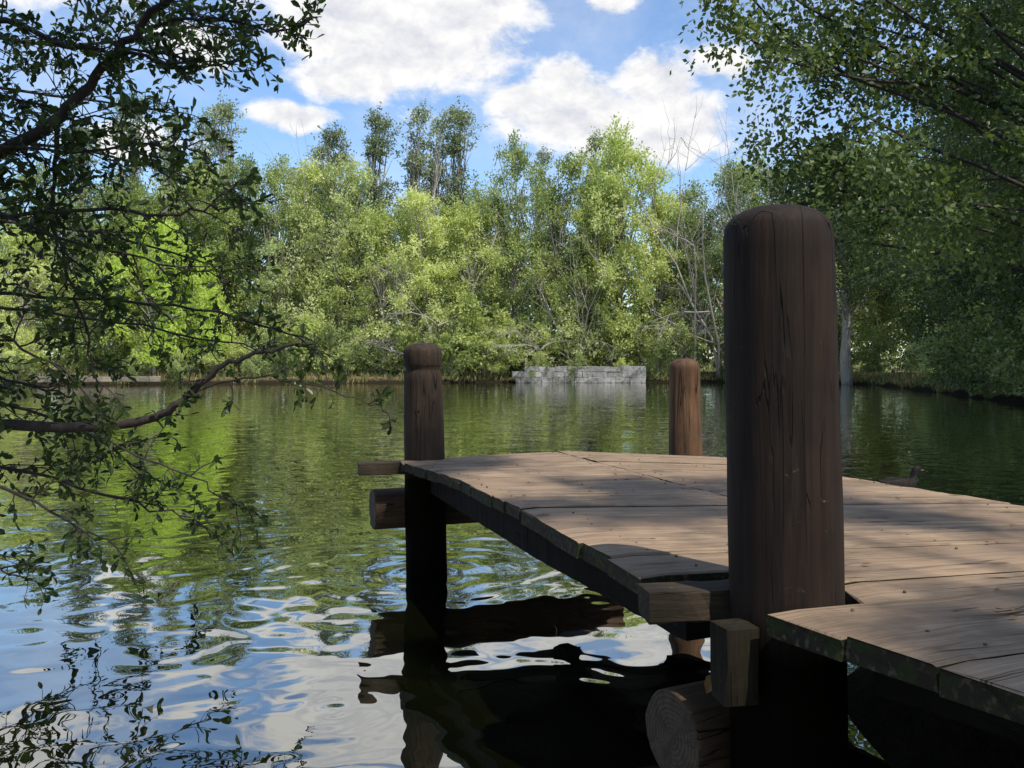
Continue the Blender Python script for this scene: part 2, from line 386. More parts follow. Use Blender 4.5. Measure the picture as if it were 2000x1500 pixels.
def axis(lo, hi, segs):
    out = [np.linspace(lo, segs[0][0], 14)[:-1]]
    for (a, b, s) in segs: out.append(np.arange(a, b-1e-6, s))
    out.append(np.linspace(segs[-1][1], hi, 14)); return np.concatenate(out)
gx = axis(-900, 900, [(-46, -4, .6), (-4, 6, .25), (6, 32, .6)]); gy = axis(-300, 1500, [(-4, 8, .25), (8, 68, .6)])
GX, GY = np.meshgrid(gx, gy); GZ = gz(GX, GY)
nx, ny = len(gx), len(gy)
i = np.arange(ny-1)[:, None]*nx; j = np.arange(nx-1)[None, :]
F = np.stack([i+j, i+j+1, i+nx+j+1, i+nx+j], -1).reshape(-1, 4)
g = add('ground', mesh_np('ground', np.stack([GX, GY, GZ], -1).reshape(-1, 3), F, ground_mat(), smooth=True))
tag(g, 'dry earth and grass banks around the pond', kind='structure')
wv = [(-46, -0.8, 0), (30, -0.8, 0), (30, 66, 0), (-46, 66, 0)]
wt = add('water', mesh_np('water', wv, [[0, 1, 2, 3]], water_mat()))
tag(wt, 'calm rippled green pond water reflecting trees and sky', kind='structure')

# ------------------------------------------------------------------ trees
def make_tree(name, seed, H, cb, Rm, nclump, lpc, ls, matL, matB, prof=None, csize=(0.9, 1.7), tr=0.16, limbs=28, clumps=None, extra=None, detailed=False, droop=0.0, aspect=0.5, limb_r=1.0, NS=14):
    r = np.random.RandomState(seed)
    if prof is None: prof = lambda t: np.sqrt(np.clip(1 - (2*t - 0.85)**2 / 1.45, 0.03, 1))
    e = bpy.data.objects.new(name, None); COL.objects.link(e); e.empty_display_size = 0.5
    top = H * 0.9
    zz = np.linspace(-0.3, top, 9)
    tp = np.stack([np.cumsum(r.randn(9)*H*0.008), np.cumsum(r.randn(9)*H*0.008), zz], 1)
    T = Tubes(); T.add(smooth_line(tp, 1), np.interp(smooth_line(tp, 1)[:, 2], [0, top], [tr, tr*0.15]), 8)
    if clumps is None:
        t = r.rand(nclump)**0.85; a = r.rand(nclump)*2*math.pi; u = r.rand(nclump)**0.45
        rad = Rm*prof(t)*u*(0.8+0.3*np.sin(a*3+seed)+0.16*r.randn(nclump))
        CC = np.stack([np.cos(a)*rad, np.sin(a)*rad, cb+(H-cb)*t], 1)
        if extra is not None: CC = np.vstack([np.array(extra, float), CC])
    else: CC = np.array(clumps, float)
    cs = r.uniform(*csize, size=len(CC))
    idx = r.permutation(len(CC))[:limbs]
    for k in idx:
        c = CC[k]; z0 = max(0.12*H, min(top*0.95, c[2]*r.uniform(.45, .75)))
        p0 = np.array([np.interp(z0, tp[:, 2], tp[:, 0]), np.interp(z0, tp[:, 2], tp[:, 1]), z0])
        m1 = p0*.6+c*.4+np.array([0, 0, .25])*cs[k]+r.randn(3)*.25; 
        P = smooth_line([p0, m1, p0*.2+c*.8+r.randn(3)*.2, c+r.randn(3)*.2], 1)
        d = np.linalg.norm(c-p0)
        T.add(P, np.linspace(min(tr*.45, .012*d+.02)*limb_r, .01, len(P)), 5)
    n = (lpc*cs**1.6/np.mean(cs**1.6)).astype(int)
    ci = np.repeat(np.arange(len(CC)), n); tot = len(ci)
    sub = r.randint(0, NS, tot); k = ci*NS+sub
    sdir = unit(r.randn(len(CC)*NS, 3)+np.array([0, 0, .25])); slen = r.uniform(.55, 1.35, len(CC)*NS)
    along = r.rand(tot)**0.6
    off = (sdir[k]*(slen[k]*along)[:, None]+r.randn(tot, 3)*0.13)*cs[ci][:, None]*np.array([1, 1, .85])
    if droop: off[:, 2] -= droop*r.rand(tot)**2*cs[ci]
    P = CC[ci]+off
    P[:, 2] = np.maximum(P[:, 2], .12)
    cen = np.array([0, 0, (cb+H)/2]) if clumps is None else CC.mean(0)
    nrm = unit(unit(P-cen)*0.35+unit(off)*0.25+r.randn(tot, 3)*0.8+np.array([0, 0, .35]))
    D = unit(r.randn(tot, 3)*.8+sdir[k]*.8+np.array([0, 0, -.2]))
    L = ls*r.uniform(.7, 1.3, tot)
    v, F, kk = leaf_geo(P, D, nrm, L, L*aspect, detailed)
    sh = np.clip(0.4*r.rand(len(CC))[ci]+.25*r.rand(len(CC)*NS)[k]+0.35*r.rand(tot), 0, 1)
    add('trunk', T.mesh(name+'_trunk', matB), e)
    add('crown', mesh_np(name+'_crown', v, F, matL, {'shade': np.repeat(sh, kk)}), e)
    return e

def copy_thing(src, loc, rz=0, s=(1, 1, 1)):
    o = src.copy(); COL.objects.link(o)
    for ch in src.children:
        c = ch.copy(); COL.objects.link(c); c.parent = o
    o.location = loc; o.rotation_euler = (0, 0, rz); o.scale = s
    return o

def place(src, x, y, h, base_h, rz, label, cat, group, first, wide=1.0):
    s = h/base_h; z = float(gz(x, y))-0.05
    if not first.get(src.name):
        first[src.name] = True; src.location = (x, y, z); src.rotation_euler = (0, 0, rz); src.scale = (s*wide, s*wide, s)
        return tag(src, label, cat, group)
    o = copy_thing(src, (x, y, z), rz, (s*wide, s*wide, s)); 
    return tag(o, label, cat, group)

first = {}
ashA = make_tree('ash_tree', 1, 13, 0.9, 4.1, 80, 260, 0.205, M_LIGHT, M_BARK, csize=(.6, 1.45), limbs=60)
ashB = make_tree('ash_tree', 2, 13, 0.8, 3.8, 76, 260, 0.21, M_LIGHT, M_BARK, csize=(.6, 1.45), limbs=60)
oakA = make_tree('oak_tree', 3, 15, 1.5, 4.3, 84, 250, 0.22, M_MID, M_BARK, csize=(.6, 1.45), limbs=60)
oakB = make_tree('oak_tree', 4, 15, 1.2, 3.9, 78, 250, 0.22, M_MID, M_BARK, csize=(.6, 1.45), limbs=60)
limT = make_tree('lime_green_ash_tree', 9, 10, 0.5, 4.2, 70, 300, 0.20, M_LIME, M_BARK, csize=(.7, 1.4), limbs=50)
popA = make_tree('poplar_tree', 5, 21, 3, 1.7, 90, 110, 0.22, M_GREY, M_BARK, prof=lambda t: (0.3+0.7*np.sin(np.clip(t, 0, 1)*2.7+.2)).clip(0, 1), csize=(.5, 1.1), tr=.14, limbs=70)
popB = make_tree('poplar_tree', 6, 21, 3, 1.4, 80, 100, 0.22, M_GREY, M_BARK, prof=lambda t: (0.3+0.7*np.sin(np.clip(t, 0, 1)*2.8+.1)).clip(0, 1), csize=(.45, 1.0), tr=.12, limbs=64)
shrA = make_tree('shrub', 7, 3.2, .15, 1.7, 26, 200, 0.16, M_LIGHT, M_BARK, csize=(.35, .8), tr=.04, limbs=20)
shrB = make_tree('shrub', 8, 3.2, .15, 1.8, 26, 200, 0.16, M_MID, M_BARK, csize=(.35, .8), tr=.04, limbs=20)
def PX(px, y): return (px-1000)/1732*y
def HT(py, y): return 1.23+(712-py)/1732*y
rr = np.random.RandomState(3)
G1 = 'trees along the far bank of the pond'
LA = 'sunlit yellow-green ash tree on the pond bank'
LO = 'mid-green oak tree standing on the pond bank'
LP = 'tall slender grey-green poplar rising above other trees'
rows = [(ashA, 40, 55, 440, 1.0), (oakA, 130, 60, 400, 1), (ashB, 215, 57, 420, .9), (ashA, 305, 60, 375, 1.0), (ashB, 400, 61, 365, 1.0), (oakB, 470, 64, 300, .85), (oakA, 540, 62, 315, .8), (ashB, 600, 64, 330, .8),
        (oakB, 660, 63, 300, .85), (ashA, 745, 62, 415, 1.05), (ashB, 835, 62.5, 385, 1.0), (ashA, 920, 63, 400, .95), (oakA, 1005, 64, 285, .62), (ashB, 1095, 64, 315, .8), (ashA, 1215, 65, 268, .8), (ashB, 1155, 63.5, 360, .8),
        (ashB, 1290, 64, 335, .8), (oakB, 1365, 63.5, 400, .85), (oakA, 1450, 62, 330, .8), (oakB, 1540, 62.5, 300, .8), (ashA, 1620, 63, 350, .9), (oakA, 1720, 63, 330, 1), (oakB, 1830, 62, 300, 1),
        (oakA, 60, 68, 330, 1), (oakB, 240, 70, 340, 1), (oakA, 380, 70, 320, 1), (oakB, 800, 70, 375, 1), (oakA, 900, 72, 390, 1), (oakA, 960, 70, 380, 1), (oakB, 1150, 71, 340, 1), (oakA, 1330, 71, 370, 1), (oakB, 1480, 70, 300, 1), (oakA, 1700, 72, 280, 1), (oakB, 1900, 70, 260, 1), (oakB, 700, 72, 340, 1), (oakA, 600, 72, 330, 1), (oakB, -80, 60, 350, 1),
        (ashA, -60, 50, 420, .9)]
for (s, px, y, top, wd) in rows:
    x = PX(px, y); base = 13 if s in (ashA, ashB) else 15
    isash = s in (ashA, ashB)
    place(s, x, y, HT(top, y), base*1.05, rr.rand()*6.28, LA if isash else LO, 'tree', G1, first, wd)
limT.name = 'ash_tree.100'
for (px, y, top, wd) in [(300, 55.8, 440, .85), (385, 57.5, 500, .8)]:
    place(limT, PX(px, y), y, HT(top, y), 10.3, rr.rand()*6.28, 'bright lime-green ash tree in full sun on the bank', 'tree', G1, first, wd)
for (s, px, y, top) in [(popA, 255, 72, 195), (popB, 335, 74, 230), (popA, 430, 72, 205), (popB, 395, 74, 240), (popB, 620, 73, 290), (popA, 655, 72, 258), (popA, 742, 72, 225), (popB, 818, 72, 212), (popB, 856, 73, 235), (popA, 895, 72, 216), (popB, 1162, 74, 272), (popB, 1060, 74, 300), (popA, 160, 70, 250)]:
    place(s, PX(px, y), y, HT(top, y), 21.4, rr.rand()*6.28, LP, 'tree', G1, first, 1.0)
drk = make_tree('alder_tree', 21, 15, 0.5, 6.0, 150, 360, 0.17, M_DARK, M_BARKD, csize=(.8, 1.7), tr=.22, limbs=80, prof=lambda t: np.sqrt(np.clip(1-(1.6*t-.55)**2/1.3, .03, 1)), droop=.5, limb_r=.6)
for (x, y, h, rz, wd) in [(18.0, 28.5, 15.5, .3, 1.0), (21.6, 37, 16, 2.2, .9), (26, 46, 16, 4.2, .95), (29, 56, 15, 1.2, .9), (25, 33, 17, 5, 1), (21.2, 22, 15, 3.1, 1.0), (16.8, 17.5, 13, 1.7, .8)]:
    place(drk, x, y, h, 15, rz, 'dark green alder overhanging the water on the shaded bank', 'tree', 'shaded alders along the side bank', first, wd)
for (x, y, h, rz, wd) in [(-6.5, -4.5, 10, .5, .9), (-2.0, -8, 10, 2.0, .9), (4.5, -10, 11, 3.3, .9), (13.5, -5, 11, 4.4, .8), (11, 0.5, 9, 1.0, .8)]:  # unseen trees behind the camera, added to hold back sky light
    place(drk, x, y, h, 15, rz, 'unseen leafy alder added on the near bank to block sky light', 'tree', 'unseen alders added on the near bank', first, wd)
tt = make_tree('alder_tree', 22, 14, 4.8, 4.8, 90, 380, 0.18, M_DARK, M_BARK, csize=(.9, 1.6), tr=.36, limbs=50)
tt.location = (20.6, 54.5, 0.2); tag(tt, 'alder with a bare pale trunk beside the water', 'tree', 'shaded alders along the side bank')
re_ = np.random.RandomState(8); ex = []
R1 = np.array([9.8, 13.4, .3])
for (x, z) in [(3.0, 6.6), (3.3, 6.2), (3.5, 7.0), (3.8, 6.3), (4.1, 5.6), (4.2, 6.8), (4.5, 5.9), (4.3, 5.0), (4.7, 5.2), (4.6, 4.4), (5.0, 4.6), (4.9, 3.9), (5.3, 4.0), (5.0, 6.5), (5.4, 5.8), (5.6, 5.0), (5.9, 4.3), (5.8, 6.8), (6.3, 3.7), (6.4, 5.4), (6.8, 4.6), (6.7, 6.3), (7.2, 3.6), (7.4, 5.2), (7.9, 4.2), (5.6, 3.4), (6.1, 3.0), (7.0, 2.9), (7.8, 3.1), (8.4, 3.4), (8.4, 2.6)]:
    ex.append((x-R1[0]+re_.randn()*.1, re_.uniform(-1.3, 1.0), z-R1[2]+re_.randn()*.1))
r1 = make_tree('poplar_tree', 31, 13.5, 2.6, 5.8, 160, 480, 0.10, M_SIDE, M_BARKD, csize=(.45, 1.0), tr=.26, limbs=120, detailed=False, aspect=.62, extra=ex,
               prof=lambda t: np.sqrt(np.clip(1-(1.5*t-.45)**2/1.2, .03, 1)), limb_r=.45, droop=.4)
r1.location = tuple(R1); tag(r1, 'large leafy poplar with dark foliage leaning over the pond', 'tree')
# tall tree on the near bank, high boughs between the sun and the jetty
rc = np.random.RandomState(41); cl = []
Sv = np.array(SUN); B0 = np.array([8.2, -8.8, .35])
for (tx, ty, tz, s) in [(-.42, 4.75, .7, 13.2), (-.2, 5.1, .7, 12.5), (.55, 4.0, .7, 12.8), (1.05, 3.85, .7, 13.4), (.12, 3.4, .7, 13.0), (.60, 3.35, .7, 12.3), (1.35, 3.3, .7, 12.7),
                        (1.05, 1.74, .7, 13.2), (1.45, 1.85, .7, 12.7), (.95, 1.40, .7, 12.2), (1.35, 1.35, .7, 13.6), (2.1, 2.6, .7, 12.9)]:
    cl.append(tuple(np.array([tx, ty, tz])+Sv*s-B0))
for _ in range(24):
    t_ = np.array([rc.uniform(-2.7, -1.1), rc.uniform(3.3, 5.6), rc.uniform(.9, 2.8)])
    cl.append(tuple(t_+Sv*rc.uniform(11, 13)-B0))
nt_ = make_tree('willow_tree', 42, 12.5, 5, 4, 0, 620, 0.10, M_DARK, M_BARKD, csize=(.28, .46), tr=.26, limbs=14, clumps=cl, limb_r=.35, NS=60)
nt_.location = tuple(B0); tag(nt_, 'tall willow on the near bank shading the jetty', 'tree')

G2 = 'shrubs along the pond edge'
sh = [(shrA, 945, 60.6, 3.6), (shrA, 905, 60.8, 5.2), (shrA, 975, 61.2, 4.2), (shrB, 1130, 60.1, 1.9), (shrB, 1285, 60.6, 2.4), (shrB, 1330, 60.8, 3.5), (shrB, 1400, 61, 2.8), (shrA, 1470, 61, 3), (shrB, 700, 60.2, 3.0), (shrB, 640, 59.8, 3.2), (shrA, 590, 59.5, 3.8), (shrB, 520, 59, 3.4), (shrA, 455, 58.5, 3.0), (shrA, 800, 60.4, 3.6), (shrB, 850, 60.8, 4.5), (shrB, 760, 61.8, 3.2), (shrA, 380, 57.5, 3.4), (shrA, 1060, 62.5, 3.5), (shrB, 1200, 62.8, 3.5), (shrA, 290, 58, 4), (shrB, 170, 57, 3.2), (shrA, 60, 55, 2.8), (shrB, 1100, 63, 5), (shrB, 1020, 63, 4), (shrA, 1250, 63, 4.5), (shrB, 1540, 62, 4), (shrB, 1600, 62, 4.5),
      (shrB, 740, 59.8, 1.8), (shrA, 672, 59.3, 2.0), (shrB, 560, 58.2, 1.9), (shrB, 490, 57.3, 1.7), (shrA, 425, 56.6, 2.1), (shrB, 350, 55.6, 1.6), (shrB, 270, 54.7, 1.8), (shrB, 30, 51, 2.0), (shrB, 880, 60.2, 1.8), (shrA, 960, 60.3, 1.9), (shrB, 615, 58.9, 1.5), (shrB, 520, 57.8, 1.6), (shrB, 1052, 60.2, 1.7), (shrB, 1112, 59.9, 1.2), (shrA, 1215, 60.4, 1.6)]
for (s, px, y, h) in sh:
    place(s, PX(px, y), y, h, 3.2, rr.rand()*6.28, 'leafy green shrub growing at the water edge', 'shrub', G2, first, rr.uniform(.8, 1.1))
for (x, y, h) in [(16.5, 27.5, 2.8), (17.3, 32, 3), (19.4, 39, 2.6), (14.6, 20, 2.6), (24, 41, 5), (25.5, 49, 4), (22, 31, 5), (24.5, 60, 3), (26, 54, 3)]:
    place(shrB, x, y, h, 3.2, rr.rand()*6.28, 'dark leafy shrub on the shaded side bank', 'shrub', G2, first, 1.2)

def bare_tree(name, seed, H, spread, n, mat, up=0.9, base_r=0.1):
    r = np.random.RandomState(seed); T = Tubes()
    def rec(p, d, L, rad, lev):
        P = [p]; q = p.copy(); dd = d.copy()
        for _ in range(5):
            dd = unit(dd+r.randn(3)*.16+np.array([0, 0, .06 if up > .5 else -.08])); q = q+dd*L/5; P.append(q.copy())
        T.add(np.array(P), np.linspace(rad, rad*.35, 6), 5)
        if lev < 3:
            for _ in range(r.randint(3, 6)):
                k = r.randint(1, 6); rec(P[k], unit(dd+r.randn(3)*.65), L*r.uniform(.4, .65), rad*.5, lev+1)
    for _ in range(n):
        a = r.rand()*6.28; rec(np.array([0, 0, 0.]), unit(np.array([math.cos(a)*spread, math.sin(a)*spread, up])), H*r.uniform(.45, .6), base_r, 0)
    return T.mesh(name, mat)
bm1 = bare_tree('dead_tree', 1, 15, .25, 3, M_DEAD, 1.0, .07)
for (px, y, s, rz) in [(1405, 60.9, 1.75, 0), (1450, 60.8, 1.6, 2), (1350, 60.9, 1.35, 4), (925, 65, 1.6, 1), (575, 65, 1.6, 3), (740, 60.9, 1.0, 5), (1120, 61.5, 1.0, 2.4)]:
    o = add('dead_tree', bm1, None, (PX(px, y), y, .3), (0, 0, rz), (s*.8, s*.8, s))
    tag(o, 'bare grey leafless tree among green trees', 'tree', 'bare trees on the bank')
bm2 = bare_tree('dead_branch', 5, 6, .9, 4, M_DEAD, .45, .05)
for (px, y, z, s, rz) in [(855, 59.5, 3.8, 1.15, 0), (800, 59.6, 1.8, .8, 2), (1055, 59.5, 2.2, .9, 3)]:
    o = add('dead_branch', bm2, None, (PX(px, y), y, z), (0, 0, rz), (s, s, s))
    tag(o, 'tangled pale dead branches hanging over the bank', 'branch', 'dead branches on the bank')

r = np.random.RandomState(77); n = 42000
X = r.uniform(-75, 75, n); Y = 80+r.uniform(0, 8, n)+0.002*X**2; top = 9.5+2*np.sin(X*.35)+1.4*np.sin(X*.9+2)+1*np.sin(X*2.1)
Z = r.rand(n)**.8*top
D = unit(r.randn(n, 3)); NN = unit(r.randn(n, 3)+np.array([0, -.8, .5])); L = r.uniform(.4, .75, n)
v, F, k = leaf_geo(np.stack([X, Y, Z], 1), D, NN, L, L*.6)
o = add('distant_wood', mesh_np('distant_wood', v, F, M_MID, {'shade': np.repeat(r.rand(n)*.6, k)}))
tag(o, 'dense green wood beyond the pond trees', 'wood', kind='stuff')

r = np.random.RandomState(78); pts = []
for i in range(2, 14):
    a, b = POND[i], POND[i+1]; L = np.linalg.norm(b-a); e = (b-a)/L; nrm = np.array([-e[1], e[0]])
    m = int(L*190); t = r.rand(m)*L; d = r.rand(m)**1.5*3.2
    p = a+e*t[:, None]+nrm*d[:, None]
    pts.append(p)
P = np.vstack(pts); sd = sdist(P[:, 0], P[:, 1]); P = P[sd > 0.15]
n = len(P); Z = gz(P[:, 0], P[:, 1])-.03
C = np.stack([P[:, 0], P[:, 1], Z], 1); D = unit(np.stack([r.randn(n)*.35, r.randn(n)*.35, np.ones(n)], 1))
L = r.uniform(.15, .5, n)
v, F, k = leaf_geo(C, D, unit(r.randn(n, 3)*np.array([1, 1, .1])), L, L*.14)
M_GRASS = leaf_mat('dry_grass', (0.06, 0.085, 0.025), (0.15, 0.16, 0.055), (0.30, 0.25, 0.11), .3, .6)
o = add('bank_grass', mesh_np('bank_grass', v, F, M_GRASS, {'shade': np.repeat(r.rand(n), k)}))
tag(o, 'dry yellow-green grass on the pond banks', 'grass', kind='stuff')

# ------------------------------------------------------------------ stone walls
def stone_wall(name, L, H, courses, seed, mat, cut_left=0.0):
    r = np.random.RandomState(seed); V = []; F = []; S = []
    ch = H/courses
    for c in range(courses):
        x = -0.2*r.rand(); 
        while x < L:
            wd = r.uniform(.35, 1.3); x2 = min(x+wd, L+.1)
            if x > cut_left*c/courses:
                j = lambda: r.uniform(-.04, .04)
                z0 = c*ch; z1 = (c+1)*ch-.004+(r.uniform(-.05, .02) if c == courses-1 else 0); g = .004; dp = .5+r.uniform(0, .05); y0 = -r.uniform(0, .07)
                b = len(V); bev = .025
                for (yy, e) in ((y0, bev), (y0+bev, 0), (dp, 0)):
                    for (xx, zz) in ((x+g+e, z0+e), (x2-g-e, z0+e), (x2-g-e, z1-e), (x+g+e, z1-e)):
                        V.append((xx+j()*.6, yy, zz+j()*.5))
                for k in range(2):
                    for q in range(4):
                        F.append((b+k*4+q, b+k*4+(q+1) % 4, b+k*4+4+(q+1) % 4, b+k*4+4+q))
                F.append((b+3, b+2, b+1, b)); F.append((b+8, b+9, b+10, b+11)); S += [r.rand()]*12
            x = x2
    return mesh_np(name, V, F, mat, {'shade': S})
o = add('stone_wall', stone_wall('stone_wall', 9.6, 1.12, 3, 1, M_STONE, 1.8), None, (-0.7, 59.6, 0.0)); tag(o, 'low pale grey stone retaining wall at the water edge', 'wall')
o = add('stone_ledge', stone_wall('stone_ledge', 7.5, .36, 1, 3, M_STONE2), None, (-28.2, 50.6, 0.2), (0, 0, .35)); tag(o, 'low sunlit stone ledge along the grassy bank', 'wall')

# ------------------------------------------------------------------ jetty
dock = bpy.data.objects.new('wooden_jetty', None); COL.objects.link(dock); dock.location = (1.0, 3.0, 0)
tag(dock, 'weathered curved wooden jetty with round posts over water', 'jetty')
DO = np.array([1.0, 3.0, 0])
def dadd(name, me, loc=(0, 0, 0), rot=(0, 0, 0), label=None):
    o = add(name, me, dock, tuple(np.array(loc)-DO), rot)
    if label: o['label'] = label
    return o
ZD = 0.68
Ledge = [(-0.70, 5.35), (-0.60, 4.98), (-0.247, 4.27), (0, 3.49), (0.167, 2.90), (0.337, 2.33), (0.40, 2.2), (.569, 1.985), (.862, 1.493), (1.25, .95), (1.75, .3), (2.3, -.4)]
Redge = [(1.25, 5.6), (1.306, 5.26), (1.637, 4.43), (2.015, 3.49), (2.4, 2.8), (2.9, 2.15), (3.6, 1.45), (4.4, .8), (5.2, .2), (6, -.4)]
def hit(p, ang, poly, sgn):
    d = np.array([math.cos(ang), math.sin(ang)])*sgn; best = None
    for a, b in zip(poly[:-1], poly[1:]):
        a = np.array(a); b = np.array(b); e = b-a
        den = d[0]*e[1]-d[1]*e[0]
        if abs(den) < 1e-9: continue
        q = a-p; t = (q[0]*e[1]-q[1]*e[0])/den; s = (q[0]*d[1]-q[1]*d[0])/den
        if t > 0 and -0.001 <= s <= 1.001 and (best is None or t < best): best = t
    return p+d*(best if best is not None else 1.2)
rd = np.random.RandomState(9)
planks = []
S0 = np.array([.29, 5.67]); S1 = np.array([.916, 3.69]); nS = 10
sL = []; sR = []
for k in range(nS+1):
    t = k/nS; p = S0*(1-t)+S1*t
    aL = math.radians(29*(1-t)**1.1+6*t); aR = math.radians(-22*(1-t)+0*t)
    sL.append((hit(p, aL, Ledge, -1), p)); sR.append((p, hit(p, aR, Redge, 1)))
for k in range(nS):
    planks.append((sL[k+1][0], sL[k+1][1], sL[k][1], sL[k][0]))
    planks.append((sR[k+1][0], sR[k+1][1], sR[k][1], sR[k][0]))
lines = [(3.69+.084*.05, 3), (3.48, 3.5), (3.27, 4.2), (3.06, 5.2), (2.86, 6.8), (2.66, 8.8), (2.459, 11), (2.285, 13.5), (2.109, 16), (1.91, 17), (1.71, 18.2), (1.51, 19.5), (1.31, 21), (1.1, 22.5), (.9, 24), (.7, 25), (.5, 26), (.28, 27), (.05, 28)]
ends = []
for (yc, a) in lines:
    a = math.radians(a); p = np.array([1.0, yc])
    if yc < 1.3: p = p+np.array([math.cos(a), math.sin(a)])*(1.3-yc)*1.1
    ends.append((hit(p, a, Ledge, -1), hit(p, a, Redge, 1), a))
for k in range(len(lines)-1):
    l0, r0, a0 = ends[k]; l1, r1_, a1 = ends[k+1]
    if k in (6, 7):
        def cutx(r_, a_): 
            t = (r_[0]-.812)/math.cos(a_); return r_-np.array([math.cos(a_), math.sin(a_)])*t
        l0 = cutx(r0, a0); l1 = cutx(r1_, a1)
    planks.append((l1, r1_, r0, l0))
V = []; F = []; UV = []; TI = []
for pi, (a, b, c, d) in enumerate(planks):
    a, b, c, d = [np.array(q, float) for q in (a, b, c, d)]
    u = unit(b-a); nS_ = max(6, int(np.linalg.norm(b-a)/.07))
    ja, jb = rd.uniform(-.009, .009, 2)
    if pi < 20:
        if pi % 2 == 0: jb = -.004
        else: ja = .004
    a = a+u*ja; d = d+u*(ja+rd.uniform(-.003, .003)); b = b+u*jb; c = c+u*jb
    gap = rd.uniform(.003, .006); zt = ZD+rd.uniform(-.0025, .0025); th = rd.uniform(.052, .060); bev = .005
    tint = rd.rand(); base = len(V); ou = rd.rand()*20; ov = pi*1.37
    cup = rd.uniform(-.003, .003); tw = rd.uniform(-.0025, .0025)
    prof = [(0, -th, 0), (0, -th*.5, 0), (0, -bev, 0), (bev, 0, 0), (.33, 0, 1), (.67, 0, 1), (-bev, 0, 2), (1, -bev, 3), (1, -th*.5, 3), (1, -th, 3)]
    K = len(prof); wob = rd.randn(nS_+1, 2)*.0013
    for si in range(nS_+1):
        t = si/nS_; p0 = a*(1-t)+b*t; p1 = d*(1-t)+c*t; cr = p1-p0; W = np.linalg.norm(cr); cn = cr/(W+1e-9)
        g0 = gap/2+wob[si, 0]; g1 = gap/2+wob[si, 1]
        endbev = .006 if si in (0, nS_) else 0
        erode = rd.rand()*.007 if si in (0, nS_) else 0
        for (q, z, kd) in prof:
            if kd == 0: dist = g0+(q if q < .1 else 0)
            elif kd == 1: dist = g0+(W-g0-g1)*q
            elif kd == 2: dist = W-g1+q
            else: dist = W-g1
            pos = p0+cn*dist
            zz = zt+z+tw*(t-.5)*2*(dist/W-.5)+cup*(4*(dist/W-.5)**2)
            if z > -.01: zz -= endbev
            ex = u*((erode+rd.uniform(-.004, .004)) if si == 0 else (-(erode+rd.uniform(-.004, .004)) if si == nS_ else 0))
            V.append((pos[0]+ex[0], pos[1]+ex[1], zz)); UV.append((t*np.linalg.norm(b-a)+ou, dist+ov+(-z if kd in (0, 3) else 0))); TI.append(tint)
    for si in range(nS_):
        for q in range(K):
            q2 = (q+1) % K
            F.append((base+si*K+q, base+(si+1)*K+q, base+(si+1)*K+q2, base+si*K+q2))
    for (o_, rev) in ((base, False), (base+nS_*K, True)):
        for (i0, i1, i2, i3) in ((0, 1, 8, 9), (1, 2, 7, 8), (2, 3, 6, 7), (3, 4, 5, 6)):
            q = (o_+i0, o_+i1, o_+i2, o_+i3); F.append(q[::-1] if rev else q)
me = mesh_np('deck', V, F, M_DECK, {'tint': TI})
uvl = me.uv_layers.new(name='grain'); li = np.empty(len(me.loops), np.int32); me.loops.foreach_get('vertex_index', li)
uvl.data.foreach_set('uv', np.array(UV, np.float32)[li].ravel())
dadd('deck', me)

def turned_post(name, prof, mat, seed, seg=56, tilt=(0, 0)):
    r = np.random.RandomState(seed); ph = r.rand(6)*6.28
    zs = []; rs = []
    for (z0, r0), (z1, r1) in zip(prof[:-1], prof[1:]):
        m = max(1, int((z1-z0)/.03)); 
        for q in range(m): zs.append(z0+(z1-z0)*q/m); rs.append(r0+(r1-r0)*q/m)
    zs.append(prof[-1][0]); rs.append(prof[-1][1])
    a = np.linspace(0, 2*math.pi, seg, endpoint=False); V = []
    for z, q in zip(zs, rs):
        rr_ = q*(1+.014*np.sin(2*a+ph[0]+z*.8)+.010*np.sin(3*a+ph[1]-z*2)+.005*np.sin(7*a+ph[2]+z*5)+.006*np.sin(z*14+ph[3]+np.sin(a)))
        V.append(np.stack([np.cos(a)*rr_+tilt[0]*z, np.sin(a)*rr_+tilt[1]*z, np.full(seg, z)], 1))
    V = np.vstack(V); m = len(zs)
    i = np.arange(m-1)[:, None]*seg; j = np.arange(seg)[None, :]; j2 = (j+1) % seg
    F = np.stack([i+j, i+j2, i+seg+j2, i+seg+j], -1).reshape(-1, 4)
    return mesh_np(name, V, F, mat, smooth=True)
def dome(z0, R, h, n=9, p=2.6):
    out = []
    for k in range(1, n+1):
        t = k/n*math.pi/2; c = math.cos(t)**(2/p); s = math.sin(t)**(2/p)
        out.append((z0+h*s, max(R*c, .001)))
    return out
pr = [(-.9, .134), (.55, .134), (1.0, .132), (1.535, .130)]+[(1.545, .128)]+dome(1.545, .128, .068, 10, 2.3)
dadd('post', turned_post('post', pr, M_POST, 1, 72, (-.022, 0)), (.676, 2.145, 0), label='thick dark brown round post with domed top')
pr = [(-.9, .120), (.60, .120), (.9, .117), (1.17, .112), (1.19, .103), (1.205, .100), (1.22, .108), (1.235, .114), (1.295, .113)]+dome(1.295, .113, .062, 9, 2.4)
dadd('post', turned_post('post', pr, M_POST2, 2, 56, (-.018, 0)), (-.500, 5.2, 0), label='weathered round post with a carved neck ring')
pr = [(-.9, .106), (.7, .106), (1.20, .097)]+dome(1.20, .097, .070, 9, 2.5)
dadd('post', turned_post('post', pr, M_POST3, 3, 56, (-.012, 0)), (1.115, 5.66, 0), label='orange-brown round post with peeling surface')

